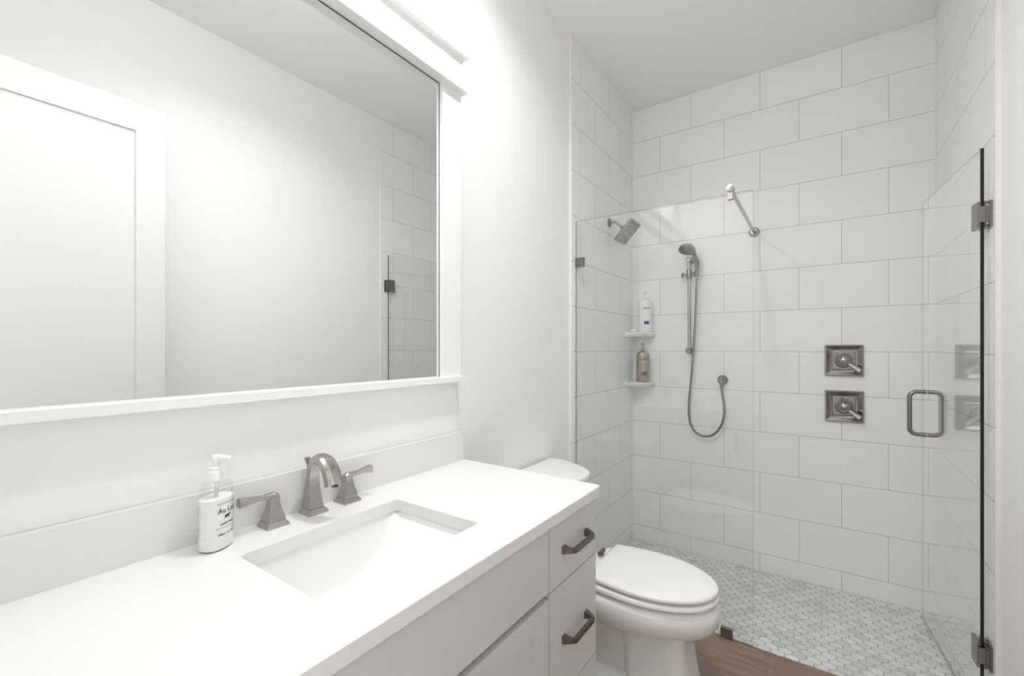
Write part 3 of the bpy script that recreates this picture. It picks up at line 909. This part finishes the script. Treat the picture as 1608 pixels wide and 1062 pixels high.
# support bar
sb = thing('support_bar', 'round nickel support bar from the fixed glass top to the back wall', 'bar', (0.79, GY, 2.05))
bm = bmesh.new(); tube(bm, [(0.790, GY - 0.012, 2.078), (0.785, YB - 0.012, 2.078)], 0.0095, 20)
finish('rod', bm, M_NICKEL, parent=sb, smooth=True)
bm = bmesh.new(); lathe(bm, [(0.030, 0), (0.030, 0.006), (0.026, 0.009), (0.016, 0.010), (0.014, 0.022)], (0.785, YB, 2.078), (0, -1, 0), 32)
finish('flange', bm, M_NICKEL, parent=sb, smooth=True)
bm = bmesh.new()
lathe(bm, [(0.008, -0.004), (0.0165, -0.002), (0.0165, 0.030), (0.008, 0.032)], (0.790, GY - 0.018, 2.078), (0, 1, 0), 28)
add_box(bm, (0.779, GY - 0.012, 2.028), (0.801, GY - 0.0052, 2.070)); add_box(bm, (0.779, GY + 0.0052, 2.028), (0.801, GY + 0.012, 2.070))
finish('glass_clamp', bm, M_NICKEL, parent=sb, smooth=True, autosmooth=0.5)

# hinged door, swung into the shower
sd = thing('shower_door', 'clear glass shower door swung open into the shower along the right wall', 'glass door', (1.602, 2.246, 0))
ang = math.atan2(1.544 - 1.602, 2.95 - 2.246)      # lean of the open leaf from the +y direction
dv = V(math.sin(ang), math.cos(ang), 0); dn = V(math.cos(ang), -math.sin(ang), 0)
DW = 0.705
hp0 = V(1.602, 2.246, 0)
def dpt(a, b, z): return hp0 + dv * a + dn * b + V(0, 0, z)
bm = bmesh.new()
vs8 = [bm.verts.new(dpt(a, b, z)) for z in (0.012, 2.055) for a, b in ((0, -0.005), (0, 0.005), (DW, 0.005), (DW, -0.005))]
for q, mi_ in (((0, 1, 2, 3), 1), ((4, 5, 6, 7), 2), ((0, 1, 5, 4), 1), ((1, 2, 6, 5), 0), ((2, 3, 7, 6), 2), ((3, 0, 4, 7), 0)):
    bm.faces.new([vs8[i] for i in q]).material_index = mi_
finish('glass_pane', bm, [M_GLASS, M_EDGE, glass_mat('glass_edge_clear', (0.62, 0.66, 0.64))], parent=sd)
def obox(bm, a0, a1, b0, b1, z0, z1):
    vv = [bm.verts.new(dpt(a, b, z)) for z in (z0, z1) for a, b in ((a0, b0), (a1, b0), (a1, b1), (a0, b1))]
    for q in ((3, 2, 1, 0), (4, 5, 6, 7), (0, 1, 5, 4), (1, 2, 6, 5), (2, 3, 7, 6), (3, 0, 4, 7)): bm.faces.new([vv[i] for i in q])
for zc in (1.818, 0.255):
    hg = None
    bm = bmesh.new()
    obox(bm, -0.003, 0.052, -0.013, -0.0055, zc - 0.047, zc + 0.047)
    obox(bm, -0.003, 0.052, 0.0055, 0.013, zc - 0.047, zc + 0.047)
    obox(bm, -0.010, -0.001, -0.012, 0.0195, zc - 0.028, zc + 0.028)
    hg = finish('hinge', bm, M_NICKELD, parent=sd, bevel=0.0022)
    bm = bmesh.new()
    add_box(bm, (TR - 0.0075, 2.225, zc - 0.045), (TR - 0.0003, 2.290, zc + 0.045))
    add_box(bm, (TR - 0.013, 2.232, zc - 0.026), (TR - 0.006, 2.255, zc + 0.026))
    finish('wall_plate', bm, M_NICKELD, parent=hg, bevel=0.0018)
    bm = bmesh.new()
    tube(bm, [dpt(-0.004, 0.013, zc - 0.036), dpt(-0.004, 0.013, zc + 0.036)], 0.0045, 14)
    finish('pin', bm, M_CHROME, parent=hg, smooth=True)
# back-to-back handle
bm = bmesh.new()
HA = DW - 0.060
hz0, hz1, hb, hr = 0.925, 1.132, 0.062, 0.0095
for sgn in (-1, 1):
    pts = [(0.005, hz1)]
    R_ = 0.028
    pts.append((hb - R_, hz1))
    for k in range(1, 8):
        a = PI / 2 * k / 8; pts.append((hb - R_ + R_ * math.sin(a), hz1 - R_ + R_ * math.cos(a)))
    pts.append((hb, hz1 - R_)); pts.append((hb, hz0 + R_))
    for k in range(1, 8):
        a = PI / 2 * k / 8; pts.append((hb - R_ + R_ * math.cos(a), hz0 + R_ - R_ * math.sin(a)))
    pts.append((hb - R_, hz0)); pts.append((0.005, hz0))
    tube(bm, [dpt(HA, sgn * b, z) for b, z in pts], hr, 16)
for zz in (hz0, hz1):
    for sgn in (-1, 1):
        tube(bm, [dpt(HA, sgn * 0.0051, zz), dpt(HA, sgn * 0.008, zz)], 0.0115, 18)
finish('handle', bm, M_NICKELD, parent=sd, smooth=True)

# ------------------------------------------------------------------ rain shower head on the left wall
sh = thing('rain_shower', 'square nickel rain shower head on a bent arm from the side wall', 'shower head', (TL, 2.735, 2.16))
bm = bmesh.new(); lathe(bm, [(0.030, 0), (0.030, 0.003), (0.024, 0.008), (0.013, 0.012)], (TL, 2.735, 2.160), (1, 0, 0), 28)
finish('flange', bm, M_NICKELD, parent=sh, smooth=True)
bm = bmesh.new(); tube(bm, catmull([(0.002, 2.735, 2.160), (0.025, 2.735, 2.161), (0.045, 2.735, 2.156), (0.062, 2.735, 2.140), (0.083, 2.735, 2.119)], 6), 0.0092, 18)
finish('arm', bm, M_CHROME, parent=sh, smooth=True)
hn = V(0.743, 0, -0.669); hu = V(0.669, 0, 0.743); hv = V(0, 1, 0)
hc = V(0.124, 2.735, 2.080)
bm = bmesh.new()
lathe(bm, [(0.011, -0.052), (0.016, -0.048), (0.019, -0.040), (0.015, -0.033), (0.022, -0.028)], hc, hn, 24)
def hring(d_, k, r): 
    out = []
    for cx, cy, a0 in ((1, 1, 0), (-1, 1, PI / 2), (-1, -1, PI), (1, -1, 1.5 * PI)):
        for q in range(5):
            a = a0 + PI / 2 * q / 4
            out.append(hc + hn * d_ + hu * (cx * (k - r) + r * math.cos(a)) + hv * (cy * (k - r) + r * math.sin(a)))
    return out
loft(bm, [hring(-0.032, 0.022, 0.01), hring(-0.024, 0.045, 0.012), hring(-0.018, 0.068, 0.012), hring(-0.012, 0.079, 0.010), hring(-0.002, 0.082, 0.008), hring(0.004, 0.082, 0.008), hring(0.006, 0.080, 0.007)])
head = finish('head', bm, M_NICKEL, parent=sh, smooth=True, autosmooth=0.5)
bm = bmesh.new()
for r_ in range(9):
    off = -0.064 + r_ * 0.016
    c0 = hc + hn * 0.0065 + hu * off
    vv = []
    for dz_ in (0, 0.002):
        for su, sv in ((-1, -1), (1, -1), (1, 1), (-1, 1)):
            vv.append(bm.verts.new(c0 + hn * dz_ + hu * su * 0.0045 + hv * sv * 0.070))
    for q in ((3, 2, 1, 0), (4, 5, 6, 7), (0, 1, 5, 4), (1, 2, 6, 5), (2, 3, 7, 6), (3, 0, 4, 7)): bm.faces.new([vv[i] for i in q])
finish('spray_bars', bm, M_NOZZLE, parent=head)

# ------------------------------------------------------------------ hand shower on its slide bar
hs = thing('hand_shower', 'handheld shower with slide bar and looped hose on the back wall', 'hand shower', (0.403, YB, 1.32))
BX, BYc = 0.403, YB - 0.052
bm = bmesh.new(); tube(bm, [(BX, BYc, 1.318), (BX, BYc, 1.945)], 0.0100, 20)
finish('slide_bar', bm, M_CHROME, parent=hs, smooth=True)
for zz in (1.322, 1.936):
    bm = bmesh.new()
    lathe(bm, [(0.022, 0), (0.022, 0.006), (0.014, 0.012), (0.0135, 0.052), (0.018, 0.056), (0.0195, 0.062), (0.0195, 0.072), (0.016, 0.0755)], (BX, YB, zz), (0, -1, 0), 28)
    finish('wall_bracket', bm, M_NICKELD, parent=hs, smooth=True)
SZ = 1.838
bm = bmesh.new()
lathe(bm, [(0.0155, -0.030), (0.0175, -0.026), (0.0175, 0.026), (0.0155, 0.030)], (BX, BYc, SZ), n=24)
tube(bm, [(BX - 0.012, BYc, SZ), (BX - 0.036, BYc, SZ)], 0.008, 16)
tube(bm, [(BX - 0.034, BYc, SZ), (BX - 0.048, BYc, SZ)], [0.015, 0.013], 20)
tube(bm, [(BX - 0.041, BYc, SZ), (BX - 0.043, BYc - 0.004, SZ - 0.022)], 0.0045, 10)
tube(bm, [(BX + 0.012, BYc, SZ), (BX + 0.040, BYc - 0.010, SZ)], 0.009, 16)
tube(bm, [(BX + 0.050, BYc - 0.012, SZ - 0.022), (BX + 0.052, BYc - 0.016, SZ + 0.022)], 0.0155, 20)
finish('slider', bm, M_NICKELD, parent=hs, smooth=True, autosmooth=0.7)
# head and handle
hc2 = V(BX + 0.012, BYc - 0.105, 1.985)
hax = V(-0.10, -0.42, -0.90).normalized()
bm = bmesh.new()
lathe(bm, [(0.006, -0.031), (0.024, -0.028), (0.040, -0.020), (0.050, -0.009), (0.0535, 0.0), (0.053, 0.006), (0.050, 0.010)], hc2, hax, 36)
tube(bm, catmull([hc2 + V(0.012, 0.014, 0.010), hc2 + V(0.030, 0.040, -0.018), (BX + 0.052, BYc - 0.042, 1.925), (BX + 0.057, BYc - 0.024, 1.875), (BX + 0.052, BYc - 0.016, 1.815)], 6),
     [0.016] * 5 + [0.0155] * 7 + [0.0145] * 7 + [0.0125] * 6, 18)
hh = finish('handheld_head', bm, M_NICKELD, parent=hs, smooth=True, autosmooth=0.8)
bm = bmesh.new(); lathe(bm, [(0.044, 0.0095), (0.043, 0.0125), (0.030, 0.0135)], hc2, hax, 32)
finish('spray_face', bm, M_RUBBER, parent=hh, smooth=True)
bm = bmesh.new()
tube(bm, [(BX + 0.060, BYc - 0.037, 1.925), (BX + 0.063, BYc - 0.030, 1.880)], [0.013, 0.011], 14)
finish('grip', bm, M_RUBBER, parent=hh, smooth=True)
OX, OZ = 0.603, 1.132
hose = [(BX + 0.052, BYc - 0.014, 1.806), (0.452, BYc - 0.012, 1.74), (0.446, YB - 0.058, 1.60), (0.436, YB - 0.054, 1.40), (0.420, YB - 0.050, 1.18), (0.403, YB - 0.046, 1.00), (0.400, YB - 0.044, 0.90),
        (0.413, YB - 0.044, 0.825), (0.447, YB - 0.044, 0.775), (0.500, YB - 0.044, 0.757), (0.555, YB - 0.044, 0.775), (0.598, YB - 0.046, 0.832), (0.618, YB - 0.046, 0.905), (0.617, YB - 0.046, 0.98), (0.607, YB - 0.045, 1.045), (0.603, YB - 0.045, 1.085)]
bm = bmesh.new()
hpts = catmull(hose, 10)
tube(bm, hpts, [0.0078 if i % 2 else 0.0072 for i in range(len(hpts))], 14)
finish('hose', bm, M_NICKELD, parent=hs, smooth=True, autosmooth=1.5)
bm = bmesh.new()
lathe(bm, [(0.032, 0), (0.032, 0.006), (0.027, 0.010), (0.020, 0.016), (0.016, 0.034), (0.010, 0.040)], (OX, YB, OZ), (0, -1, 0), 32)
tube(bm, [(OX, YB - 0.024, OZ + 0.002), (OX, YB - 0.042, OZ - 0.006), (OX, YB - 0.045, OZ - 0.022), (OX, YB - 0.045, OZ - 0.050)], [0.013, 0.015, 0.0125, 0.0105], 18)
finish('wall_outlet', bm, M_NICKELD, parent=hs, smooth=True, autosmooth=0.7)

# ------------------------------------------------------------------ valves
def valve(cx, cz, tail, label):
    t = thing('shower_valve', label, 'shower valve', (cx, YB, cz), 'square valve trims on the back wall')
    ax, az = (1, 0, 0), (0, 0, 1)
    bm = bmesh.new()
    R = lambda d, h: sqring((cx, YB - d, cz), h, h, ax, az)
    loft(bm, [R(0.0005, 0.089), R(0.014, 0.089), R(0.016, 0.087), R(0.016, 0.083), R(0.0145, 0.080), R(0.0100, 0.068), R(0.0075, 0.060), R(0.0070, 0.055), R(0.0085, 0.050)])
    finish('plate', bm, M_NICKELD, parent=t, autosmooth=0.25)
    bm = bmesh.new()
    lathe(bm, [(0.044, 0.0085), (0.043, 0.013), (0.039, 0.014), (0.037, 0.0115), (0.034, 0.0115), (0.033, 0.020), (0.028, 0.024), (0.022, 0.030)], (cx, YB, cz), (0, -1, 0), 40)
    finish('collar', bm, M_NICKELD, parent=t, smooth=True, autosmooth=0.6)
    bm = bmesh.new()
    prof_ = [(0.022, 0.024), (0.0285, 0.034), (0.0305, 0.046), (0.0285, 0.060), (0.021, 0.070), (0.010, 0.0755), (0.001, 0.077)]
    lathe(bm, prof_, (cx, YB, cz), (0, -1, 0), 36)
    def arm(dirv, secs):
        d = V(dirv[0], 0, dirv[1]).normalized(); s_ = V(-d.z, 0, d.x)
        rings_ = []
        for a, out_, hw, ht in secs:
            c = V(cx, YB - out_, cz) + d * a
            o_ = V(0, -1, 0)
            hw, ht = hw * 1.25, ht * 1.2
            rings_.append([c + s_ * hw - o_ * ht, c + s_ * hw + o_ * ht * 0.3, c + s_ * hw * 0.5 + o_ * ht, c - s_ * hw * 0.5 + o_ * ht, c - s_ * hw + o_ * ht * 0.3, c - s_ * hw - o_ * ht])
        loft(bm, rings_)
    arm((0.78, -0.63), [(0.012, 0.046, 0.0085, 0.008), (0.030, 0.047, 0.0075, 0.007), (0.050, 0.049, 0.0085, 0.0065), (0.072, 0.052, 0.0115, 0.007), (0.090, 0.054, 0.0135, 0.0075)])
    arm(tail, [(0.016, 0.050, 0.0065, 0.007), (0.032, 0.056, 0.0065, 0.006), (0.046, 0.061, 0.0080, 0.0065), (0.052, 0.062, 0.0085, 0.0065)])
    finish('lever', bm, M_NICKEL, parent=t, smooth=True, autosmooth=0.5)
valve(1.240, 1.272, (-0.74, 0.67), 'upper square nickel valve trim with lever on the back wall')
valve(1.241, 1.0085, (-0.25, 0.97), 'lower square nickel valve trim with lever on the back wall')

# ------------------------------------------------------------------ corner shelves and what stands on them
def corner_shelf(z, label):
    bm = bmesh.new()
    n_ = 20
    def arc(r, zz, inset=0.0):
        pts = [V(TL + 0.0003 + inset, YB - 0.0003 - inset, zz)]
        for k in range(n_ + 1):
            a = PI / 2 * k / n_
            # gently bowed front between the two wall ends
            ex, ey = r * math.cos(a), r * math.sin(a)
            s = (abs(math.cos(a)) ** 0.85, abs(math.sin(a)) ** 0.85)
            pts.append(V(TL + 0.0003 + inset + max(0, r * s[0] - inset), YB - 0.0003 - inset - max(0, r * s[1] - inset), zz))
        return pts
    loft(bm, [arc(0.150, z - 0.030), arc(0.160, z - 0.022), arc(0.166, z - 0.012), arc(0.168, z - 0.003), arc(0.166, z - 0.0005), arc(0.163, z)])
    # raised wall lugs
    add_box(bm, (TL + 0.0003, YB - 0.168, z - 0.026), (TL + 0.012, YB - 0.156, z + 0.010))
    add_box(bm, (TL + 0.154, YB - 0.012, z - 0.026), (TL + 0.166, YB - 0.0003, z + 0.013))
    o = finish('corner_shelf', bm, M_SHELF, origin=(TL + 0.05, YB - 0.05, z - 0.03), smooth=True, autosmooth=0.5)
    tag(o, label, 'shelf', 'white corner shelves in the shower')
corner_shelf(1.452, 'upper white corner shelf in the shower, holding the white bottle')
corner_shelf(1.100, 'lower white corner shelf in the shower, holding the champagne-coloured bottle')

def pump_bottle(cx, cy, z, R, H, m, mcap, label, words, ink, az, neck):
    t = thing('shampoo_bottle', label, 'bottle', (cx, cy, z), 'pump bottles in the shower')
    bm = bmesh.new()
    prof_ = [(R * 0.90, 0.0), (R * 0.97, 0.002), (R, 0.006), (R, H - 0.030), (R * 0.97, H - 0.020), (R * 0.86, H - 0.009), (R * 0.66, H - 0.001), (R * 0.42, H + 0.003), (neck, H + 0.006), (neck, H + 0.014)]
    lathe(bm, prof_, (cx, cy, z), n=40)
    finish('bottle', bm, m, parent=t, smooth=True, autosmooth=1.0)
    bm = bmesh.new()
    lathe(bm, [(neck + 0.002, H + 0.010), (neck + 0.002, H + 0.026), (neck - 0.004, H + 0.030), (0.0045, H + 0.031), (0.0045, H + 0.050), (0.010, H + 0.051), (0.011, H + 0.060), (0.008, H + 0.063)], (cx, cy, z), n=24)
    nv = V(math.cos(az - 0.25), math.sin(az - 0.25), 0)
    p = V(cx, cy, z + H + 0.056)
    tube(bm, [p, p + nv * 0.018, p + nv * 0.032 + V(0, 0, -0.002)], [0.0065, 0.0055, 0.0045], 12)
    finish('pump', bm, mcap, parent=t, smooth=True, autosmooth=0.8)
    def surf(u, zz): 
        a = az + u / R
        return V(cx + (R + 0.0005) * math.cos(a), cy + (R + 0.0005) * math.sin(a), zz)
    bm = bmesh.new()
    wrap_text(bm, words, 0.017, surf, 0.006, z + H * 0.735, bold=True)
    finish('brand_print', bm, ink, parent=t)
    bm = bmesh.new()
    wrap_patch(bm, surf, -0.012, 0.024, z + H * 0.24, z + H * 0.345)
    finish('blue_label', bm, M_BLUE, parent=t)
azb = math.atan2(0 - (YB - 0.08), 1.132 - 0.11)
pump_bottle(0.110, YB - 0.066, 1.4525, 0.047, 0.228, M_WHITEB, M_PUMP, 'white pump bottle with a small blue label on the upper corner shelf', 'KERAS', M_INK, azb + 0.10, 0.013)
pump_bottle(0.094, YB - 0.068, 1.1005, 0.045, 0.216, M_GOLDB, mat('smoky_pump', (0.42, 0.41, 0.40), 0.25), 'champagne-coloured pump bottle with a small blue label on the lower corner shelf', 'KERAS', M_INKT, azb + 0.14, 0.012)
bm = bmesh.new()
def bar(k, zz, r): return [V(0.042 + 0.020 * k * math.copysign(abs(math.cos(a)) ** 0.7, math.cos(a)), YB - 0.105 + 0.030 * k * math.copysign(abs(math.sin(a)) ** 0.7, math.sin(a)), zz) for a in [2 * PI * q / 28 for q in range(28)]]
loft(bm, [bar(0.8, 1.4533, 0), bar(0.98, 1.457, 0), bar(1.0, 1.465, 0), bar(0.93, 1.472, 0), bar(0.7, 1.4755, 0)])
o = finish('soap_bar', bm, M_PUMP, origin=(0.042, YB - 0.105, 1.453), smooth=True)
tag(o, 'small rounded white soap bar next to the white bottle on the upper shelf', 'soap')

for o in bpy.data.objects:
    if '_w' in o: del o['_w']
